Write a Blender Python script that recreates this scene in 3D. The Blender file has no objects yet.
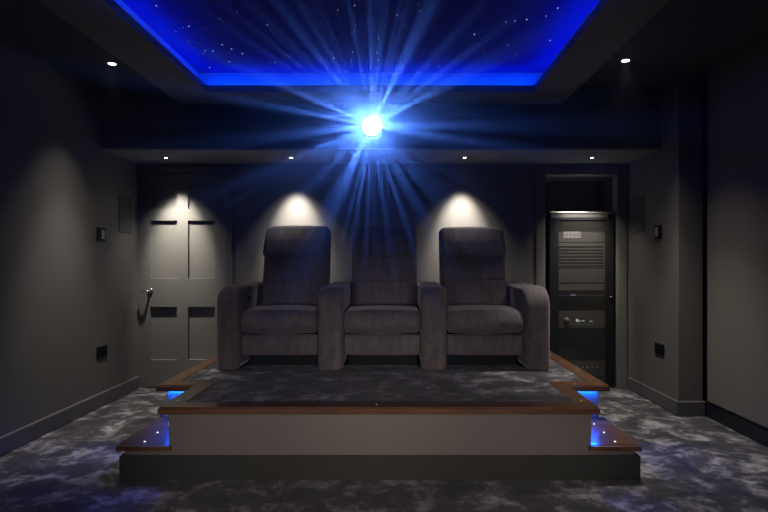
import bpy, bmesh, math, random
from mathutils import Vector, Matrix
random.seed(7)
S = bpy.context.scene
COL = S.collection
R = math.radians

# ------------------------------------------------------------------ materials
def new_mat(name):
    m = bpy.data.materials.new(name); m.use_nodes = True
    nt = m.node_tree; nt.nodes.clear()
    out = nt.nodes.new('ShaderNodeOutputMaterial')
    return m, nt, out

def N(nt, typ, **kw):
    n = nt.nodes.new(typ)
    for k, v in kw.items():
        if k.startswith('_'): setattr(n, k[1:], v)
        else: n.inputs[k.replace('__', ' ')].default_value = v
    return n

def principled(name, col, rough=.6, metal=0, spec=.5, noise=0, nscale=40, bump=0, bscale=200, sheen=0, coat=0):
    m, nt, out = new_mat(name)
    p = N(nt, 'ShaderNodeBsdfPrincipled', Roughness=rough, Metallic=metal)
    p.inputs['Base Color'].default_value = (*col, 1)
    p.inputs['Specular IOR Level'].default_value = spec
    p.inputs['Sheen Weight'].default_value = sheen
    p.inputs['Coat Weight'].default_value = coat
    nt.links.new(p.outputs[0], out.inputs[0])
    tc = N(nt, 'ShaderNodeTexCoord')
    if noise:
        t = N(nt, 'ShaderNodeTexNoise', Scale=nscale, Detail=5.0)
        nt.links.new(tc.outputs['Object'], t.inputs['Vector'])
        r = N(nt, 'ShaderNodeMapRange')
        r.inputs['To Min'].default_value = 1 - noise; r.inputs['To Max'].default_value = 1 + noise
        nt.links.new(t.outputs[0], r.inputs[0])
        mx = N(nt, 'ShaderNodeVectorMath', _operation='SCALE')
        mx.inputs[0].default_value = col
        nt.links.new(r.outputs[0], mx.inputs['Scale'])
        nt.links.new(mx.outputs[0], p.inputs['Base Color'])
    if bump:
        t2 = N(nt, 'ShaderNodeTexNoise', Scale=bscale, Detail=3.0)
        nt.links.new(tc.outputs['Object'], t2.inputs['Vector'])
        b = N(nt, 'ShaderNodeBump', Strength=bump, Distance=.004)
        nt.links.new(t2.outputs[0], b.inputs['Height'])
        nt.links.new(b.outputs[0], p.inputs['Normal'])
    return m

def emission(name, col, s):
    m, nt, out = new_mat(name)
    e = N(nt, 'ShaderNodeEmission', Strength=s)
    e.inputs[0].default_value = (*col, 1)
    nt.links.new(e.outputs[0], out.inputs[0])
    return m

def carpet_mat():
    m, nt, out = new_mat('crushed grey carpet')
    p = N(nt, 'ShaderNodeBsdfPrincipled', Roughness=.9)
    p.inputs['Specular IOR Level'].default_value = .15
    p.inputs['Sheen Weight'].default_value = .25
    tc = N(nt, 'ShaderNodeTexCoord')
    mp = N(nt, 'ShaderNodeMapping'); mp.inputs['Scale'].default_value = (1, 1.1, 1)
    nt.links.new(tc.outputs['Object'], mp.inputs[0])
    a = N(nt, 'ShaderNodeTexNoise', Scale=5.0, Detail=6.0, Roughness=.62, Distortion=.55)
    b = N(nt, 'ShaderNodeTexNoise', Scale=19.0, Detail=4.0, Roughness=.7, Distortion=.4)
    c = N(nt, 'ShaderNodeTexNoise', Scale=300.0, Detail=2.0)
    for t in (a, b, c): nt.links.new(mp.outputs[0], t.inputs['Vector'])
    ma = N(nt, 'ShaderNodeMath', _operation='MULTIPLY_ADD'); ma.inputs[1].default_value = .45
    nt.links.new(b.outputs[0], ma.inputs[0]); nt.links.new(a.outputs[0], ma.inputs[2])
    rp = N(nt, 'ShaderNodeValToRGB')
    el = rp.color_ramp.elements
    el[0].position = .58; el[0].color = (.016, .015, .017, 1)
    el[1].position = .92; el[1].color = (.36, .345, .37, 1)
    e = el.new(.73); e.color = (.055, .052, .058, 1)
    nt.links.new(ma.outputs[0], rp.inputs[0])
    nt.links.new(rp.outputs[0], p.inputs['Base Color'])
    bp = N(nt, 'ShaderNodeBump', Strength=.6, Distance=.006)
    nt.links.new(c.outputs[0], bp.inputs['Height'])
    nt.links.new(bp.outputs[0], p.inputs['Normal'])
    nt.links.new(p.outputs[0], out.inputs[0])
    return m

def velvet_mat():
    m, nt, out = new_mat('taupe velvet')
    p = N(nt, 'ShaderNodeBsdfPrincipled', Roughness=.75)
    p.inputs['Specular IOR Level'].default_value = .2
    p.inputs['Sheen Weight'].default_value = .55
    p.inputs['Sheen Roughness'].default_value = .4
    p.inputs['Sheen Tint'].default_value = (.75, .7, .72, 1)
    tc = N(nt, 'ShaderNodeTexCoord')
    mp = N(nt, 'ShaderNodeMapping'); mp.inputs['Scale'].default_value = (2.2, 1, .8)
    nt.links.new(tc.outputs['Object'], mp.inputs[0])
    a = N(nt, 'ShaderNodeTexNoise', Scale=9.0, Detail=6.0, Roughness=.65, Distortion=.5)
    nt.links.new(mp.outputs[0], a.inputs['Vector'])
    rp = N(nt, 'ShaderNodeValToRGB')
    rp.color_ramp.elements[0].position = .3; rp.color_ramp.elements[0].color = (.074, .063, .066, 1)
    rp.color_ramp.elements[1].position = .75; rp.color_ramp.elements[1].color = (.155, .135, .138, 1)
    nt.links.new(a.outputs[0], rp.inputs[0]); nt.links.new(rp.outputs[0], p.inputs['Base Color'])
    c = N(nt, 'ShaderNodeTexNoise', Scale=60.0, Detail=3.0)
    nt.links.new(tc.outputs['Object'], c.inputs['Vector'])
    bp = N(nt, 'ShaderNodeBump', Strength=.25, Distance=.004)
    nt.links.new(c.outputs[0], bp.inputs['Height']); nt.links.new(bp.outputs[0], p.inputs['Normal'])
    nt.links.new(p.outputs[0], out.inputs[0])
    return m

def wood_mat():
    m, nt, out = new_mat('polished walnut')
    p = N(nt, 'ShaderNodeBsdfPrincipled', Roughness=.28)
    p.inputs['Coat Weight'].default_value = .3
    tc = N(nt, 'ShaderNodeTexCoord')
    mp = N(nt, 'ShaderNodeMapping'); mp.inputs['Scale'].default_value = (1.2, 14, 14)
    nt.links.new(tc.outputs['Object'], mp.inputs[0])
    a = N(nt, 'ShaderNodeTexNoise', Scale=3.0, Detail=6.0, Roughness=.6, Distortion=.8)
    nt.links.new(mp.outputs[0], a.inputs['Vector'])
    rp = N(nt, 'ShaderNodeValToRGB')
    rp.color_ramp.elements[0].position = .3; rp.color_ramp.elements[0].color = (.060, .026, .013, 1)
    rp.color_ramp.elements[1].position = .72; rp.color_ramp.elements[1].color = (.18, .085, .044, 1)
    nt.links.new(a.outputs[0], rp.inputs[0]); nt.links.new(rp.outputs[0], p.inputs['Base Color'])
    nt.links.new(p.outputs[0], out.inputs[0])
    return m

def glass_mat():
    m, nt, out = new_mat('smoked glass')
    t = N(nt, 'ShaderNodeBsdfTransparent'); t.inputs[0].default_value = (.74, .74, .74, 1)
    g = N(nt, 'ShaderNodeBsdfGlossy', Roughness=.12); g.inputs[0].default_value = (.9, .9, .9, 1)
    df = N(nt, 'ShaderNodeBsdfDiffuse'); df.inputs[0].default_value = (.30, .28, .25, 1)
    m2 = N(nt, 'ShaderNodeMixShader'); m2.inputs[0].default_value = .03      # diffuse share added so the pane looks lit
    nt.links.new(t.outputs[0], m2.inputs[1]); nt.links.new(df.outputs[0], m2.inputs[2]); t = m2
    mx = N(nt, 'ShaderNodeMixShader')
    mx.inputs[0].default_value = .05; nt.links.new(t.outputs[0], mx.inputs[1]); nt.links.new(g.outputs[0], mx.inputs[2])
    nt.links.new(mx.outputs[0], out.inputs[0])
    return m

M = dict(
    paint=principled('dark grey wall paint', (.135, .128, .120), .62, noise=.05, nscale=6, bump=.08, bscale=90),
    door=principled('grey door paint', (.150, .145, .135), .42, noise=.04, nscale=8, bump=.05, bscale=60),
    ceil=principled('charcoal ceiling paint', (.085, .083, .085), .7, noise=.05, nscale=5),
    frame=principled('ceiling frame paint lightened for bounce', (.22, .21, .20), .7, noise=.05, nscale=5),  # lighter than the ceiling: bounced floor light is put into this colour
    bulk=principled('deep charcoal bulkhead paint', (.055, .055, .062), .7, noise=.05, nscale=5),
    fabric=principled('stretched grey fabric', (.195, .175, .160), .9, noise=.08, nscale=160, bump=.15, bscale=400, spec=.1),
    skirt=principled('grey satin skirting paint', (.11, .105, .115), .4),
    plinth=principled('near black plinth paint', (.010, .011, .020), .5),
    white=principled('white cove paint', (.7, .7, .7), .6),
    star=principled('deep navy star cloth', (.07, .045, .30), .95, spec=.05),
    riser=principled('taupe riser paint', (.150, .132, .122), .55, noise=.05, nscale=7),
    grille=principled('grey speaker grille cloth', (.100, .096, .093), .9, spec=.1, noise=.1, nscale=300),
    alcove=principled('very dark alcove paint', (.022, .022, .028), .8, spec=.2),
    kick=principled('dark olive grey kick board paint', (.048, .049, .044), .8, spec=.1, noise=.05, nscale=7),
    black=principled('black plastic', (.006, .006, .007), .6, spec=.12),
    rackm=principled('black powder coated steel', (.008, .008, .009), .6, spec=.15),
    rackgrey=principled('dark grey steel panel', (.105, .100, .090), .6, noise=.1),
    brush=principled('brushed steel', (.55, .54, .52), .35, metal=1),
    chrome=principled('satin chrome', (.75, .73, .70), .22, metal=1),
    silver=principled('pale silver plastic', (.38, .38, .38), .4),
    plaque=principled('pale grey printed plate', (.42, .40, .40), .6),
    ink=principled('dark print', (.26, .25, .25), .6),
    baffle=principled('matt black baffle', (.015, .015, .015), .6),
    screen=principled('grey projection screen', (.045, .045, .05), .9, spec=.1),
    lamp=emission('warm lamp face', (1.0, .95, .86), 14),
    pin=emission('white pin light', (1.0, .95, .95), 2.2),
    pindim=emission('faint pin light', (1.0, .85, .75), .7),
    fibre=emission('fibre star point', (.55, .65, 1.0), 1.1),
    led=emission('blue led tape', (0.0, .040, 1.0), 24),
    sled=emission('blue step led tape', (0.0, .09, 1.0), 260),
    tled=emission('blue tread led tape', (0.0, .05, 1.0), 170),
    lens=emission('lit projector lens', (.62, .82, 1.0), 3),
    disp=emission('white display digits', (.9, .95, 1.0), .7),
    dispb=emission('pale blue standby light', (.55, .6, 1.0), .6),
)
M['carpet'] = carpet_mat(); M['velvet'] = velvet_mat(); M['wood'] = wood_mat(); M['glass'] = glass_mat()

# ------------------------------------------------------------------ mesh helpers
def box(bm, x0, x1, y0, y1, z0, z1, bev=0, seg=2):
    r = bmesh.ops.create_cube(bm, size=1)
    vs = r['verts']
    for v in vs:
        v.co = Vector(((x0 + x1) / 2 + v.co.x * (x1 - x0), (y0 + y1) / 2 + v.co.y * (y1 - y0), (z0 + z1) / 2 + v.co.z * (z1 - z0)))
    if bev:
        es = list({e for v in vs for e in v.link_edges})
        bmesh.ops.bevel(bm, geom=es, offset=bev, segments=seg, affect='EDGES', profile=.5)

def cyl(bm, c, r0, r1, h, axis='z', seg=32):
    """frustum, base centre c, going +axis by h"""
    mat = Matrix.Translation((0, 0, h / 2))
    if axis == 'y': mat = Matrix.Rotation(R(-90), 4, 'X') @ mat
    if axis == '-y': mat = Matrix.Rotation(R(90), 4, 'X') @ mat
    if axis == 'x': mat = Matrix.Rotation(R(90), 4, 'Y') @ mat
    if axis == '-x': mat = Matrix.Rotation(R(-90), 4, 'Y') @ mat
    bmesh.ops.create_cone(bm, cap_ends=True, segments=seg, radius1=r0, radius2=r1, depth=h, matrix=Matrix.Translation(c) @ mat)

def ring(bm, c, ro, ri, h, seg=32):
    """flat annulus hanging h below c (axis z)"""
    rows = []
    for r, z in ((ri, 0), (ri, -h), (ro, -h), (ro, 0)):
        rows.append([bm.verts.new((c[0] + r * math.cos(2 * math.pi * k / seg), c[1] + r * math.sin(2 * math.pi * k / seg), c[2] + z)) for k in range(seg)])
    for i in range(4):
        a, b = rows[i], rows[(i + 1) % 4]
        for k in range(seg):
            bm.faces.new((a[k], a[(k + 1) % seg], b[(k + 1) % seg], b[k]))

def round_poly(pts, seg=6):
    """pts: (y,z,r) -> list of points with rounded corners"""
    out = []
    n = len(pts)
    for i in range(n):
        p0, p1, p2 = Vector(pts[i - 1][:2]), Vector(pts[i][:2]), Vector(pts[(i + 1) % n][:2])
        r = pts[i][2]
        if r <= 0: out.append(p1); continue
        a = (p0 - p1).normalized(); b = (p2 - p1).normalized()
        ang = a.angle(b)
        t = min(r / math.tan(ang / 2), .49 * (p0 - p1).length, .49 * (p2 - p1).length)
        rr = t * math.tan(ang / 2)
        c = p1 + (a + b).normalized() * (rr / math.sin(ang / 2))
        s, e = p1 + a * t - c, p1 + b * t - c
        th = s.angle(e)
        for k in range(seg + 1):
            f = k / seg
            if th < 1e-4: out.append(p1); break
            v = (s * math.sin((1 - f) * th) + e * math.sin(f * th)) / math.sin(th)
            out.append(c + v)
    return out

def pillow(bm, prof, x0, x1, r, seg=6, mid=4, puff=0):
    """extrude a (y,z) outline along x with its two ends rounded by r"""
    n = len(prof)
    area = sum(prof[i - 1].x * prof[i].y - prof[i].x * prof[i - 1].y for i in range(n))
    sgn = 1 if area > 0 else -1
    nor = []
    for i in range(n):
        d1 = (prof[i] - prof[i - 1]); d2 = (prof[(i + 1) % n] - prof[i])
        d1 = d1.normalized() if d1.length > 1e-9 else d2.normalized(); d2 = d2.normalized() if d2.length > 1e-9 else d1
        t = (d1 + d2).normalized() if (d1 + d2).length > 1e-6 else d1
        nn = Vector((-t.y, t.x)) * sgn      # inward
        nor.append(nn / max(.5, abs(t.dot(d1))))
    st = []
    for k in range(seg + 1):
        a = k / seg * math.pi / 2
        st.append((x0 + r * (1 - math.sin(a)), r * (1 - math.cos(a)) if False else r * (1 - math.cos(math.pi / 2 - a))))
    left = sorted(((x0 + r * (1 - math.cos(k / seg * math.pi / 2)), r * (1 - math.sin(k / seg * math.pi / 2))) for k in range(seg + 1)))
    stations = list(left)
    for k in range(1, mid):
        f = k / mid
        stations.append((x0 + r + (x1 - x0 - 2 * r) * f, -puff * math.sin(math.pi * f)))
    stations += [(x0 + x1 - x, e) for x, e in reversed(left)]
    rows = []
    for x, e in stations:
        rows.append([bm.verts.new((x, prof[i].x + nor[i].x * e, prof[i].y + nor[i].y * e)) for i in range(n)])
    for a, b in zip(rows, rows[1:]):
        for i in range(n):
            bm.faces.new((a[i], a[(i + 1) % n], b[(i + 1) % n], b[i]))
    bm.faces.new(rows[0]); bm.faces.new(list(reversed(rows[-1])))

def tube(bm, pts, r, seg=12):
    pts = [Vector(p) for p in pts]
    rows = []
    for i, p in enumerate(pts):
        t = (pts[min(i + 1, len(pts) - 1)] - pts[max(i - 1, 0)]).normalized()
        u = t.cross(Vector((0, 0, 1)))
        if u.length < 1e-3: u = t.cross(Vector((1, 0, 0)))
        u.normalize(); w = t.cross(u)
        rows.append([bm.verts.new(p + (u * math.cos(2 * math.pi * k / seg) + w * math.sin(2 * math.pi * k / seg)) * r) for k in range(seg)])
    for a, b in zip(rows, rows[1:]):
        for k in range(seg): bm.faces.new((a[k], a[(k + 1) % seg], b[(k + 1) % seg], b[k]))
    bm.faces.new(rows[0]); bm.faces.new(rows[-1])

def obj(name, bm, mat, parent=None, smooth=False, loc=None):
    bmesh.ops.recalc_face_normals(bm, faces=bm.faces)
    me = bpy.data.meshes.new(name); bm.to_mesh(me); bm.free()
    me.materials.append(mat)
    if smooth:
        for p in me.polygons: p.use_smooth = True
    o = bpy.data.objects.new(name, me); COL.objects.link(o)
    if loc: o.location = loc
    if parent: o.parent = parent
    return o

def B(*boxes, bev=0):
    bm = bmesh.new()
    for b in boxes: box(bm, *b, bev=bev)
    return bm

def tag(o, label, cat, group=None):
    o['label'] = label; o['category'] = cat
    if group: o['group'] = group
    return o

def thing(name, label, cat, loc=(0, 0, 0), group=None):
    o = bpy.data.objects.new(name, None); COL.objects.link(o)
    o.empty_display_size = .1; o.location = loc
    return tag(o, label, cat, group)

def struct(name, bm, mat, parent=None, label=None):
    o = obj(name, bm, mat, parent)
    if not parent: o['kind'] = 'structure'
    if label: o['label'] = label
    return o

def copy_tree(o, parent=None):
    c = o.copy(); COL.objects.link(c)
    if parent: c.parent = parent
    for ch in list(o.children): copy_tree(ch, c)
    return c

# ------------------------------------------------------------------ room measures
XL, XR = -2.479, 2.39          # left wall, right fabric wall
YB, YF = 4.876, -.50          # back wall, screen wall behind the camera
ZC = 2.66                      # side ceiling
XN, YP = 2.19, 4.0             # nib wall beside the rack, pilaster front
SB, SY = 2.138, 4.267          # bulkhead underside, bulkhead face

struct('floor', B((XL - .1, XR + .3, YF - .1, 5.5, -.08, 0)), M['carpet'])
struct('wall_left', B((XL - .1, XL, YF, YB + .1, 0, 2.8)), M['paint'])
struct('wall_front', B((XL - .1, XR + .3, YF - .1, YF, 0, 2.8)), M['paint'])
# right: stretched fabric wall, black shadow gap, near-black plinth under it
struct('wall_right', B((XR, XR + .03, YF, 3.955, .13, ZC)), M['fabric'])
struct('wall_right_backing', B((XR + .031, XR + .12, YF, YB, 0, 2.8)), M['plinth'])
struct('baseboard_right', B((XR + .008, XR + .03, YF, 3.985, 0, .129)), M['plinth'])
struct('wall_pilaster', B((XN, 2.383, YP, YB, 0, ZC), bev=.004), M['paint'])
# back wall with door opening and equipment alcove
DX0, DX1, DZ = -2.464, -1.648, 2.045
AX0, AX1, AZ = 1.40, 2.085, 2.03
struct('wall_back', B((DX1, AX0, YB, YB + .1, 0, 2.8), (XL, DX1, YB, YB + .1, DZ + .012, 2.8), (XL - .05, DX0, YB, YB + .1, 0, DZ + .012),
                      (AX0, AX1, YB, YB + .1, AZ, 2.8), (AX1, XN + .2, YB, YB + .1, 0, 2.8), (XL, DX1, YB + .085, YB + .1, 0, DZ + .012)), M['paint'])
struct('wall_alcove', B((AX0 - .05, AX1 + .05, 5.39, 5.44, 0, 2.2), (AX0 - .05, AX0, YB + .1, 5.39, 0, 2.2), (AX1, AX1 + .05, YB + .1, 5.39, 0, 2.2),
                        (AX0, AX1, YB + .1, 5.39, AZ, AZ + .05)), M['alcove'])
# architraves
struct('trim_1', B((DX1, DX1 + .075, YB - .018, YB, 0, DZ + .06), (XL, DX1, YB - .018, YB, DZ + .006, DZ + .06), bev=.005), M['door'])
struct('trim_2', B((AX0 - .09, AX0, YB - .016, YB, 0, AZ + .07), (AX1, XN - .012, YB - .016, YB, 0, AZ + .07), (AX0, AX1, YB - .016, YB, AZ, AZ + .07), bev=.005), M['paint'])
def skirt(*runs):
    bm = bmesh.new()
    for x0, x1, y0, y1 in runs: box(bm, x0, x1, y0, y1, 0, .118, bev=.009)
    return bm
struct('baseboard_left', skirt((XL, XL + .026, YF, YB)), M['skirt'])
struct('baseboard_pilaster', skirt((XN - .018, XN, YP - .018, YB - .03), (XN - .018, 2.395, YP - .018, YP)), M['skirt'])
# ceiling: side strips, dropped frame round a star ceiling, rear bulkhead
FX0, FX1, FY0, FY1 = -1.815, 1.368, .10, SY      # frame outside
IX0, IX1, IY0, IY1 = -1.49, 1.06, .50, 3.98      # frame lip inside
FB, LT, E, ZS = 2.5225, 2.577, .103, 2.709
struct('ceiling', B((XL - .1, FX0 + .02, YF - .1, YB, ZC, 2.8), (FX1 - .02, XR + .2, YF - .1, YB, ZC, 2.8), (FX0 + .02, FX1 - .02, YF - .1, FY0 + .02, ZC, 2.8),
                    (FX0 + .02, FX1 - .02, FY1 - .02, YB, ZC, 2.8), (FX0 + .02, FX1 - .02, FY0 + .02, FY1 - .02, ZS + .012, 2.8)), M['ceil'])
struct('ceiling_frame', B((FX0, IX0 - E, FY0, FY1, FB, ZS), (IX1 + E, FX1, FY0, FY1, FB, ZS), (IX0 - E, IX1 + E, FY0, IY0 - E, FB, ZS), (IX0 - E, IX1 + E, IY1 + E, FY1, FB, ZS),
                          (IX0 - E, IX0, IY0 - E, IY1 + E, FB, LT), (IX1, IX1 + E, IY0 - E, IY1 + E, FB, LT), (IX0, IX1, IY0 - E, IY0, FB, LT), (IX0, IX1, IY1, IY1 + E, FB, LT)), M['frame'])
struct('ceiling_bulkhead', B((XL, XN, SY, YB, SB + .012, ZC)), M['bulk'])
struct('ceiling_bulkhead_lightened_underside', B((XL, XN, SY, YB, SB, SB + .012)), M['frame'])  # thin lighter board, bounce off the wall pools is put into its colour

# star ceiling panel with fibre points and LED tape in the cove
st = thing('star_ceiling_panel', 'deep navy star ceiling with tiny fibre points glowing blue at its cove edges', 'ceiling panel', (0, 0, ZS))
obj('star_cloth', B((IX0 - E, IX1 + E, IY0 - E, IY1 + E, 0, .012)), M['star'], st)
bm = bmesh.new()
for k in range(150):
    x, y = random.uniform(IX0, IX1), random.uniform(1.6, IY1)
    cyl(bm, (x, y, -.0012), *(2 * (random.choice((.0018, .0024, .003, .0042)),)), .0012, seg=6)
fo = obj('fibre_points', bm, M['fibre'], st); fo['kind'] = 'stuff'
for i, b in enumerate(((IX0 - .055, IX0 - .040, IY0, IY1), (IX1 + .040, IX1 + .055, IY0, IY1),
          (IX0, IX1, IY1 + .040, IY1 + .055), (IX0, IX1, IY0 - .055, IY0 - .040))):
    obj('led_strip', B((*b, LT - ZS + .001, LT - ZS + .007)), M['led'], st)
h = .004
obj('cove_lining', B((IX0 - E, IX0 - E + h, IY0 - E, IY1 + E, LT - ZS, 0), (IX1 + E - h, IX1 + E, IY0 - E, IY1 + E, LT - ZS, 0), (IX0 - E, IX1 + E, IY1 + E - h, IY1 + E, LT - ZS, 0),
                     (IX0 - E, IX1 + E, IY0 - E, IY0 - E + h, LT - ZS, 0)), M['white'], st)

# ------------------------------------------------------------------ panelled door
dy = YB + .03
bm = B((DX0, DX1, dy, dy + .02, .008, DZ), bev=0)          # panel sheet, stiles and rails stand 22 mm proud of it
px = ((-2.364, -2.109), (-2.004, -1.748)); pz = ((.267, .772), (1.043, 1.596), (1.708, 1.938))
f0, f1 = dy - .022, dy
for x0, x1 in ((DX0, px[0][0]), (px[0][1], px[1][0]), (px[1][1], DX1)): box(bm, x0, x1, f0, f1, .008, DZ)
zs = [.008] + [v for p in pz for v in p] + [DZ]
for k in range(0, 8, 2):
    for a, b in px: box(bm, a, b, f0, f1, zs[k], zs[k + 1])
door = struct('door_1', bm, M['door'], label='grey six-panel door with a chrome lever at the left of the back wall')
hd = obj('door_handle', (lambda b: (cyl(b, (-2.36, f0, .925), .026, .024, .009, '-y'), cyl(b, (-2.36, f0 - .008, .925), .010, .010, .045, '-y'),
      tube(b, [(-2.352, f0 - .05, .925), (-2.37, f0 - .053, .926), (-2.39, f0 - .055, .922), (-2.425, f0 - .05, .925)], .0095), b)[-1])(bmesh.new()), M['chrome'], door, True)
for z in (1.80, .22):
    b = bmesh.new(); cyl(b, (DX1 + .001, YB - .008 - .012, z), .007, .007, .10); obj('hinge', b, M['brush'], door)

# ------------------------------------------------------------------ downlights
def spot(name, loc, aim, power, deg, blend, col=(1, .93, .82), rad=.02):
    l = bpy.data.lights.new(name, 'SPOT'); l.energy = power; l.spot_size = R(deg); l.spot_blend = blend
    l.color = col; l.shadow_soft_size = rad
    o = bpy.data.objects.new(name, l); COL.objects.link(o); o.location = loc
    o.rotation_euler = (Vector(aim) - Vector(loc)).to_track_quat('-Z', 'Y').to_euler()
    return o

def downlight(x, y, z, label, group, lr=.026):
    t = thing('ceiling_downlight', label, 'downlight', (x, y, z), group)
    b = bmesh.new(); ring(b, (0, 0, 0), .040, .027, .004); obj('bezel', b, M['baffle'], t)
    b = bmesh.new(); cyl(b, (0, (.026 - lr) * .8, -.002), lr, lr, .002); obj('lamp', b, M['lamp'], t)
    return t

for x, lab in ((-2.085, 'small round downlight in the bulkhead underside above the panelled door'),
               (-.96, 'small round downlight in the bulkhead above the left recliner'),
               (.60, 'small round downlight in the bulkhead above the right recliner'),
               (1.744, 'small round downlight in the bulkhead above the equipment rack')):
    downlight(x, 4.59, SB, lab, 'downlights in the rear bulkhead', .012)
    for tilt, watts, deg in ((21, 165, 50), (10, 36, 78)):      # reflector beam and its softer spill
        spot('downlight_beam', (x, 4.60, SB - .012), (x, 4.60 + math.tan(R(tilt)), SB - 1), watts, deg, 1)
for x, y, p, lab in ((-2.10, 3.76, 160, 'bright round downlight in the side ceiling nearest the left wall'),
                     (1.645, 3.70, 160, 'bright round downlight in the side ceiling right of the star ceiling')):
    downlight(x, y, ZC, lab, 'downlights in the side ceilings')
    spot('downlight_beam', (x, y, ZC - .012), (x, y, 0), p, 48 if x < 0 else 62, 1)
    spot('downlight_beam', (x, y, ZC - .012), (x, y, 0), p * .3, 68 if x < 0 else 84, 1)
for x, y, p in ((-2.10, 1.2, 22), (1.645, 1.7, 40)):
    spot('downlight_beam', (x, y, ZC - .012), (x, y, 0), p, 80, 1)
# added warm fill spots, out of view, brightening the platform front and chairs
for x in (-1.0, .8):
    spot('added_front_fill', (x, -.42, .95), (x * .6 - .05, 2.84, .26), 150, 40, 1, (1, .87, .77), .25)

# ------------------------------------------------------------------ platform
PZ = .407
pf = thing('seating_platform', 'raised carpeted seating platform with walnut nosing and blue-lit corner steps', 'platform')
obj('front_panel', B((-1.272, 1.072, 2.84, 3.36, 0, PZ - .041), (-1.515, 1.315, 3.36, YB - .03, 0, PZ - .041), (-1.515, -1.272, 2.84, 3.36, 0, .161), (1.072, 1.315, 2.84, 3.36, 0, .161)), M['riser'], pf)
obj('kick_board', B((-1.539, 1.339, 2.822, 2.838, 0, .135), (-1.539, -1.517, 2.839, 4.6, 0, .135), (1.317, 1.339, 2.839, 4.6, 0, .135), bev=.006), M['kick'], pf)
outer = [(-1.563, YB - .03), (-1.563, 3.307), (-1.32, 3.307), (-1.32, 2.81), (1.11, 2.81), (1.11, 3.307), (1.369, 3.307), (1.369, YB - .03)]
inner = [(-1.455, YB - .03), (-1.455, 3.417), (-1.21, 3.417), (-1.21, 2.92), (1.0, 2.92), (1.0, 3.417), (1.26, 3.417), (1.26, YB - .03)]
bm = bmesh.new()
lo, hi = PZ - .040, PZ
V = [[bm.verts.new((*p, z)) for p in pts] for pts in (outer, inner) for z in (lo, hi)]
ol, oh, il, ih = V
for i in range(7):
    for q in ((oh[i], oh[i + 1], ih[i + 1], ih[i]), (ol[i], ol[i + 1], il[i + 1], il[i]), (ol[i], ol[i + 1], oh[i + 1], oh[i]), (il[i], il[i + 1], ih[i + 1], ih[i])): bm.faces.new(q)
for i in (0, 7): bm.faces.new((ol[i], oh[i], ih[i], il[i]))
bmesh.ops.recalc_face_normals(bm, faces=bm.faces)
es = [e for e in bm.edges if len(e.link_faces) == 2 and e.calc_face_angle(0) > .5 and e.verts[0] in oh and e.verts[1] in oh]
bmesh.ops.bevel(bm, geom=es, offset=.007, segments=3, affect='EDGES')
obj('wood_nosing', bm, M['wood'], pf)
bm = B((-1.208, .998, 2.922, 3.418, PZ - .038, PZ - .003), (-1.453, 1.258, 3.419, YB - .03, PZ - .038, PZ - .003))
obj('carpet_top', bm, M['carpet'], pf)
for sx in (-1, 1):
    x0, x1 = ((-1.556, -1.272) if sx < 0 else (1.072, 1.345))
    fx0, fx1 = (x0, -1.255) if sx < 0 else (1.055, x1)
    bm = B((x0, x1, 2.84, 3.355, .162, .190))
    box(bm, fx0, fx1, 2.815, 2.842, .162, .190, bev=.006)
    tr = obj('step_tread', bm, M['wood'], pf)
    for k in range(3):
        b = bmesh.new(); cyl(b, ((-1.43 if sx < 0 else 1.225), 2.89 + k * .155, .1905), .0048, .0048, .002, seg=12); obj('pin_light', b, M['pin'], tr)
    # LED tape under the nosing, along both inner faces of the corner step
    xs = (-1.29, -1.275) if sx < 0 else (1.075, 1.09)
    xr = (-1.50, -1.30) if sx < 0 else (1.09, 1.30)
    vx = (-1.316, -1.308) if sx < 0 else (1.098, 1.106)
    obj('added_led_shield', B((*vx, 2.83, 3.30, PZ - .064, PZ - .0405)), M['wood'], pf)  # lip added to keep the tread LED light off the floor
    obj('led_strip', B((*xs, 2.87, 3.325, PZ - .0435, PZ - .0415)), M['tled'], pf)
    obj('led_strip', B((*xr, 3.342, 3.356, PZ - .0435, PZ - .0415)), M['sled'], pf)
for x, y in ((-1.50, 3.75), (-1.50, 4.1), (-1.50, 3.36), (-1.27, 2.95), (-.12, 2.865), (1.055, 2.95), (1.31, 3.36), (1.16, 3.36), (1.315, 3.5), (1.315, 3.75), (1.315, 4.1), (1.315, 4.4)):
    b = bmesh.new(); cyl(b, (x, y, PZ), .0035, .0035, .001, seg=10); obj('pin_light', b, M['pindim'], pf)

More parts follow.
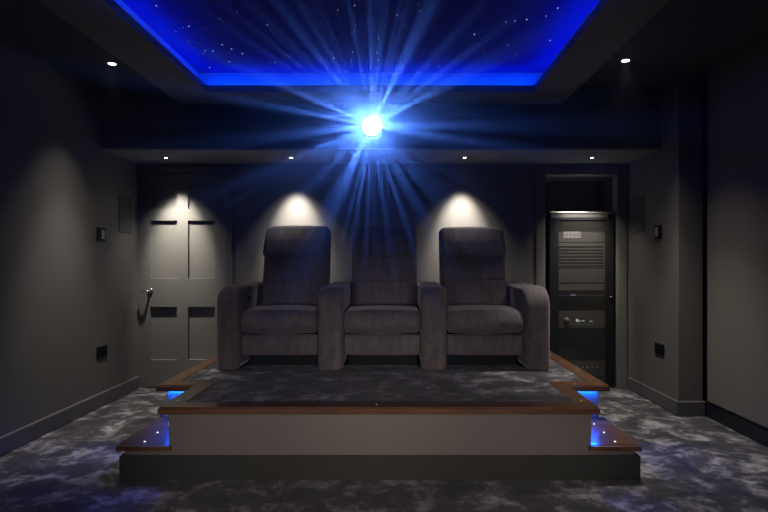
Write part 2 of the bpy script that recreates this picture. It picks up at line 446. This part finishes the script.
# ------------------------------------------------------------------ recliners
V2 = lambda *p: [Vector(q) for q in p]
ARM = round_poly([(0, .004, .015), (0, .612, .15), (.86, .618, .05), (.92, .004, .02)], 8)
CUSH = round_poly([(.035, .272, .035), (-.022, .335, .06), (.022, .436, .08), (.30, .446, .2), (.66, .425, .04), (.66, .27, .02)], 7)
FOOT = round_poly([(.03, .108, .02), (.018, .18, .05), (.026, .258, .025), (.07, .258, .01), (.07, .112, .01)], 5)
BACK = round_poly([(.50, .30, .04), (.575, .63, .02), (.592, .642, .012), (.583, .655, .02), (.645, .86, .02), (.735, 1.098, .06), (.875, 1.085, .07), (.70, .30, .05)], 6)
HEAD = round_poly([(.605, .832, .025), (.572, .856, .03), (.632, .985, .15), (.706, 1.108, .055), (.79, 1.105, .05), (.70, .85, .02)], 6)
def recliner(cx, label, arms, control=False, slouch=0):
    t = thing('recliner_chair', label, 'recliner', (cx, 3.737, PZ + .001), 'row of three velvet recliners')
    def part(nm, prof, x0, x1, r, puff=0, dz=0, mat='velvet'):
        b = bmesh.new(); pillow(b, prof, x0, x1, r, puff=puff)
        o = obj(nm, b, M[mat], t, True); o.location.z = dz
        return o
    for a0, a1 in arms: part('armrest', ARM, a0, a1, .038)
    part('seat_cushion', CUSH, -.278, .278, .035, .008)
    part('footrest', FOOT, -.278, .278, .012, .002)
    part('backrest', BACK, -.279, .279, .045)
    part('headrest', HEAD, -.279, .279, .045, .006, -slouch)
    obj('base', B((-.27, .27, .215, .80, .0, .262)), M['black'], t)
    if control:
        b = bmesh.new(); box(b, -.284, -.278, .22, .25, .49, .53, bev=.003); obj('recline_switch', b, M['black'], t)
    return t
recliner(-.8715, 'taupe velvet recliner on the left, nearest the panelled door', ((-.4625, -.2855), (.2835, .4675)), True)
recliner(-.117, 'middle velvet recliner of the row, directly below the projector', ((.285, .475),))
recliner(.64, 'taupe velvet recliner on the right beside the equipment rack, with a creased headrest', ((.286, .477),), False, .012)

# ------------------------------------------------------------------ equipment rack
rk = thing('equipment_rack', 'tall black equipment rack with a smoked glass door in the alcove', 'rack', (1.75, YB, 0))
W = .305
obj('cabinet', B((-W, -W + .02, .03, .47, .02, 1.66), (W - .02, W, .03, .47, .02, 1.66), (-W, W, .45, .47, .02, 1.66), (-W, W, .03, .47, .02, .05)), M['rackm'], rk)
obj('top_panel', B((-W, W, -.005, .47, 1.661, 1.678), (-W + .012, W - .05, 0.0, .02, 1.622, 1.660), bev=.003), M['brush'], rk)
dr = obj('rack_door', B((-W, -W + .085, 0, .025, .02, 1.62), (W - .07, W, 0, .025, .02, 1.62), (-W + .085, W - .07, 0, .025, 1.602, 1.62), (-W + .085, W - .07, 0, .025, .02, .06)), M['rackm'], rk)
obj('glass_pane', B((-W + .085, W - .07, .006, .012, .06, 1.602)), M['glass'], dr)
b = bmesh.new(); cyl(b, (W - .03, 0, .867), .011, .010, .014, '-y', 20); obj('door_lock', b, M['chrome'], dr, True)

def unit(nm, label, z0, z1, mat='rackgrey', y=.06):
    t = thing(nm, label, 'rack equipment', (1.75, YB + y, z0))
    obj('face_plate', B((-.235, .245, 0, .006, .002, z1 - z0 - .002), bev=.001), M[mat], t)
    obj('chassis', B((-.215, .215, .006, .30, .004, z1 - z0 - .004)), M['black'], t)
    return t
u = unit('blanking_panel', 'dark grey rack panel carrying a pale name plate near the rack top', 1.39, 1.59)
obj('name_plate', B((-.155, .01, -.003, 0, .04, .105)), M['plaque'], u)
bm = bmesh.new()
for k, (x, w) in enumerate(((-.135, .018), (-.10, .026), (-.062, .024), (-.028, .026))): box(bm, x, x + w, -.0036, -.003, .055, .092)
obj('name_plate_print', bm, M['ink'], u)
u = unit('vent_panel', 'slatted grey vent panel below the name plate in the rack', 1.14, 1.385)
for k in range(7): obj('slat', B((-.22, .23, -.004, 0, .02 + k * .031, .028 + k * .031)), M['rackm'], u)
u = unit('media_player', 'media player with one pale blue standby light in the rack', .87, .99)
obj('standby_light', B((-.085, -.035, -.0015, 0, .008, .016)), M['dispb'], u)
obj('shelf_lip', B((-.235, .245, -.012, 0, .055, .066)), M['brush'], u)
u = unit('patch_panel', 'plain dark panel between vent panel and media player', 1.0, 1.135)
u = unit('surround_receiver', 'receiver with round volume knob and lit white display in the rack', .56, .73)
b = bmesh.new(); cyl(b, (-.125, 0, .082), .026, .024, .02, '-y', 28); obj('volume_knob', b, M['silver'], u, True)
for q in ((-.035, -.012, -.0015, 0, .062, .092), (-.01, .012, -.0015, 0, .068, .076), (.022, .05, -.0015, 0, .070, .077), (.10, .125, -.0015, 0, .066, .072)): obj('display', B(q), M['disp'], u)
for k in range(8): obj('button', B((-.09 + k * .03, -.074 + k * .03, -.003, 0, .034, .042)), M['silver'], u)
u = unit('cable_tray', 'black tray panel beneath the receiver in the rack', .26, .55, 'rackm')
u = unit('power_amplifier', 'amplifier with a row of small knobs low in the rack', .10, .25)
for k in range(6):
    b = bmesh.new(); cyl(b, (-.07 + k * .048, 0, .085), .011, .010, .012, '-y', 16); obj('knob', b, M['brush'], u, True)

# ------------------------------------------------------------------ wall fittings
def plate_left(nm, label, cat, y0, y1, z0, z1, th, mat, grp=None):
    t = thing(nm, label, cat, (XL, (y0 + y1) / 2, (z0 + z1) / 2), grp)
    w, h = (y1 - y0) / 2, (z1 - z0) / 2
    return t, w, h
# speakers
for side in (-1, 1):
    t = thing('wall_speaker', ('flush in-wall speaker grille on the left wall beside the door' if side < 0 else 'flush in-wall speaker grille on the right wall beside the rack'), 'speaker',
              (XL if side < 0 else XN, 4.655, 1.637), 'in-wall surround speakers')
    s = 1 if side < 0 else -1
    obj('speaker_frame', B(*[tuple(sorted((0, s * .007))) + b for b in ((-.108, -.10, -.165, .165), (.10, .108, -.165, .165), (-.10, .10, -.165, -.157), (-.10, .10, .157, .165))]), M['paint'], t)
    obj('speaker_grille', B(tuple(sorted((0, s * .005))) + (-.10, .10, -.157, .157)), M['grille'], t)
    k = thing('wall_keypad', ('small black keypad with pale keys on the left wall' if side < 0 else 'small black keypad with pale keys on the right wall'), 'keypad',
              (XL if side < 0 else XN, 4.27 if side < 0 else 4.305, 1.43 if side < 0 else 1.455), 'lighting keypads')
    obj('back_plate', B(tuple(sorted((0, s * .014))) + (-.06, .05, -.058, .058), bev=.004), M['black'], k)
    for j in range(3): obj('key', B(tuple(sorted((s * .0135, s * .018))) + (-.012, .024, -.036 + j * .026, -.014 + j * .026)), M['silver'], k)
    p = thing('power_socket', ('black double power socket low on the left wall' if side < 0 else 'black double power socket low on the right wall'), 'socket',
              (XL if side < 0 else XN, 4.28, .455 if side < 0 else .475), 'double power sockets')
    obj('socket_plate', B(tuple(sorted((0, s * .009))) + (-.074, .074, -.044, .044), bev=.003), M['black'], p)
    for j in (-1, 1): obj('rocker_switch', B(tuple(sorted((s * .0085, s * .013))) + (j * .022 - .008, j * .022 + .008, .012, .032)), M['rackm'], p)

# ------------------------------------------------------------------ projector
PX, PZL = -.214, 2.315
pj = thing('projector', 'projector lens shining blue-white from the bulkhead above the middle recliner', 'projector', (PX, SY, PZL))
b = bmesh.new(); cyl(b, (0, 0, 0), .090, .086, .012, '-y', 40); obj('port_bezel', b, M['black'], pj, True)
b = bmesh.new(); cyl(b, (0, -.012, 0), .078, .078, .05, '-y', 40); obj('lens_barrel', b, M['black'], pj)
b = bmesh.new(); bmesh.ops.create_uvsphere(b, u_segments=32, v_segments=16, radius=.078)
for v in b.verts: v.co = Vector((v.co.x, v.co.y * .25 - .06, v.co.z))
obj('lens', b, M['lens'], pj, True)
# projector light given radial streaks that draw a lens starburst in the added haze
pl = spot('projector_beam', (PX, SY - .088, PZL), (.026, YF, 1.087), 320, 38, .8, (1, 1, 1), .004)
l = pl.data; l.use_nodes = True
nt = l.node_tree; nt.nodes.clear()
out = nt.nodes.new('ShaderNodeOutputLight'); em = nt.nodes.new('ShaderNodeEmission'); nt.links.new(em.outputs[0], out.inputs[0])
em.inputs[0].default_value = (.075, .215, 1, 1)
tc = nt.nodes.new('ShaderNodeTexCoord')
ml = N(nt, 'ShaderNodeVectorMath', _operation='MULTIPLY'); ml.inputs[1].default_value = (1, 1, 0)
nm = N(nt, 'ShaderNodeVectorMath', _operation='NORMALIZE')
nt.links.new(tc.outputs['Normal'], ml.inputs[0]); nt.links.new(ml.outputs[0], nm.inputs[0])
acc = None
for sc_, lo_, hi_, g in ((9.3, .50, .78, 2.0), (17.7, .50, .80, 2.2), (31.0, .52, .82, 1.2)):
    t = N(nt, 'ShaderNodeTexNoise', Scale=sc_, Detail=0.0)
    nt.links.new(nm.outputs[0], t.inputs['Vector'])
    r = N(nt, 'ShaderNodeMapRange'); r.inputs[1].default_value = lo_; r.inputs[2].default_value = hi_; r.inputs[4].default_value = 1
    nt.links.new(t.outputs[0], r.inputs[0])
    pw = N(nt, 'ShaderNodeMath', _operation='POWER'); pw.inputs[1].default_value = 1.6
    nt.links.new(r.outputs[0], pw.inputs[0])
    ad = N(nt, 'ShaderNodeMath', _operation='MULTIPLY_ADD'); ad.inputs[1].default_value = g * 3
    nt.links.new(pw.outputs[0], ad.inputs[0])
    if acc: nt.links.new(acc, ad.inputs[2])
    else: ad.inputs[2].default_value = .5
    acc = ad.outputs[0]
nt.links.new(acc, em.inputs[1])

# projection screen opposite, behind the camera
sc = thing('projection_screen', 'wide projection screen on the wall opposite the seats', 'screen', (.026, YF, 0))
obj('screen_cloth', B((-1.4, 1.4, .012, .016, .4, 1.775)), M['screen'], sc)
obj('screen_frame', B((-1.46, -1.4, 0, .03, .34, 1.835), (1.4, 1.46, 0, .03, .34, 1.835), (-1.4, 1.4, 0, .03, .34, .40), (-1.4, 1.4, 0, .03, 1.775, 1.835)), M['black'], sc)

# ------------------------------------------------------------------ thin haze added to carry the projector glow and rays
w = bpy.data.worlds.new('added_haze'); S.world = w; w.use_nodes = True
nt = w.node_tree; nt.nodes.clear()
out = nt.nodes.new('ShaderNodeOutputWorld')
bg = N(nt, 'ShaderNodeBackground', Strength=0.0); nt.links.new(bg.outputs[0], out.inputs[0])
vs = N(nt, 'ShaderNodeVolumeScatter', Density=.008, Anisotropy=.95)
nt.links.new(vs.outputs[0], out.inputs['Volume'])

# ------------------------------------------------------------------ camera
cam = bpy.data.cameras.new('camera'); co = bpy.data.objects.new('camera', cam); COL.objects.link(co)
co.location = (0, 0, 1.21); co.rotation_euler = (R(90), 0, 0)
cam.lens = 24; cam.sensor_width = 36; cam.shift_x = -14 / 768; cam.shift_y = 5 / 768
cam.clip_start = .02; cam.clip_end = 50
S.camera = co
vsx = S.view_settings
S.display_settings.display_device = 'sRGB'
vsx.view_transform = 'Standard'; vsx.look = 'None'; vsx.gamma = 1; vsx.exposure = 0; vsx.use_curve_mapping = False
S.cycles.use_denoising = True
S.cycles.max_bounces = 8; S.cycles.diffuse_bounces = 4
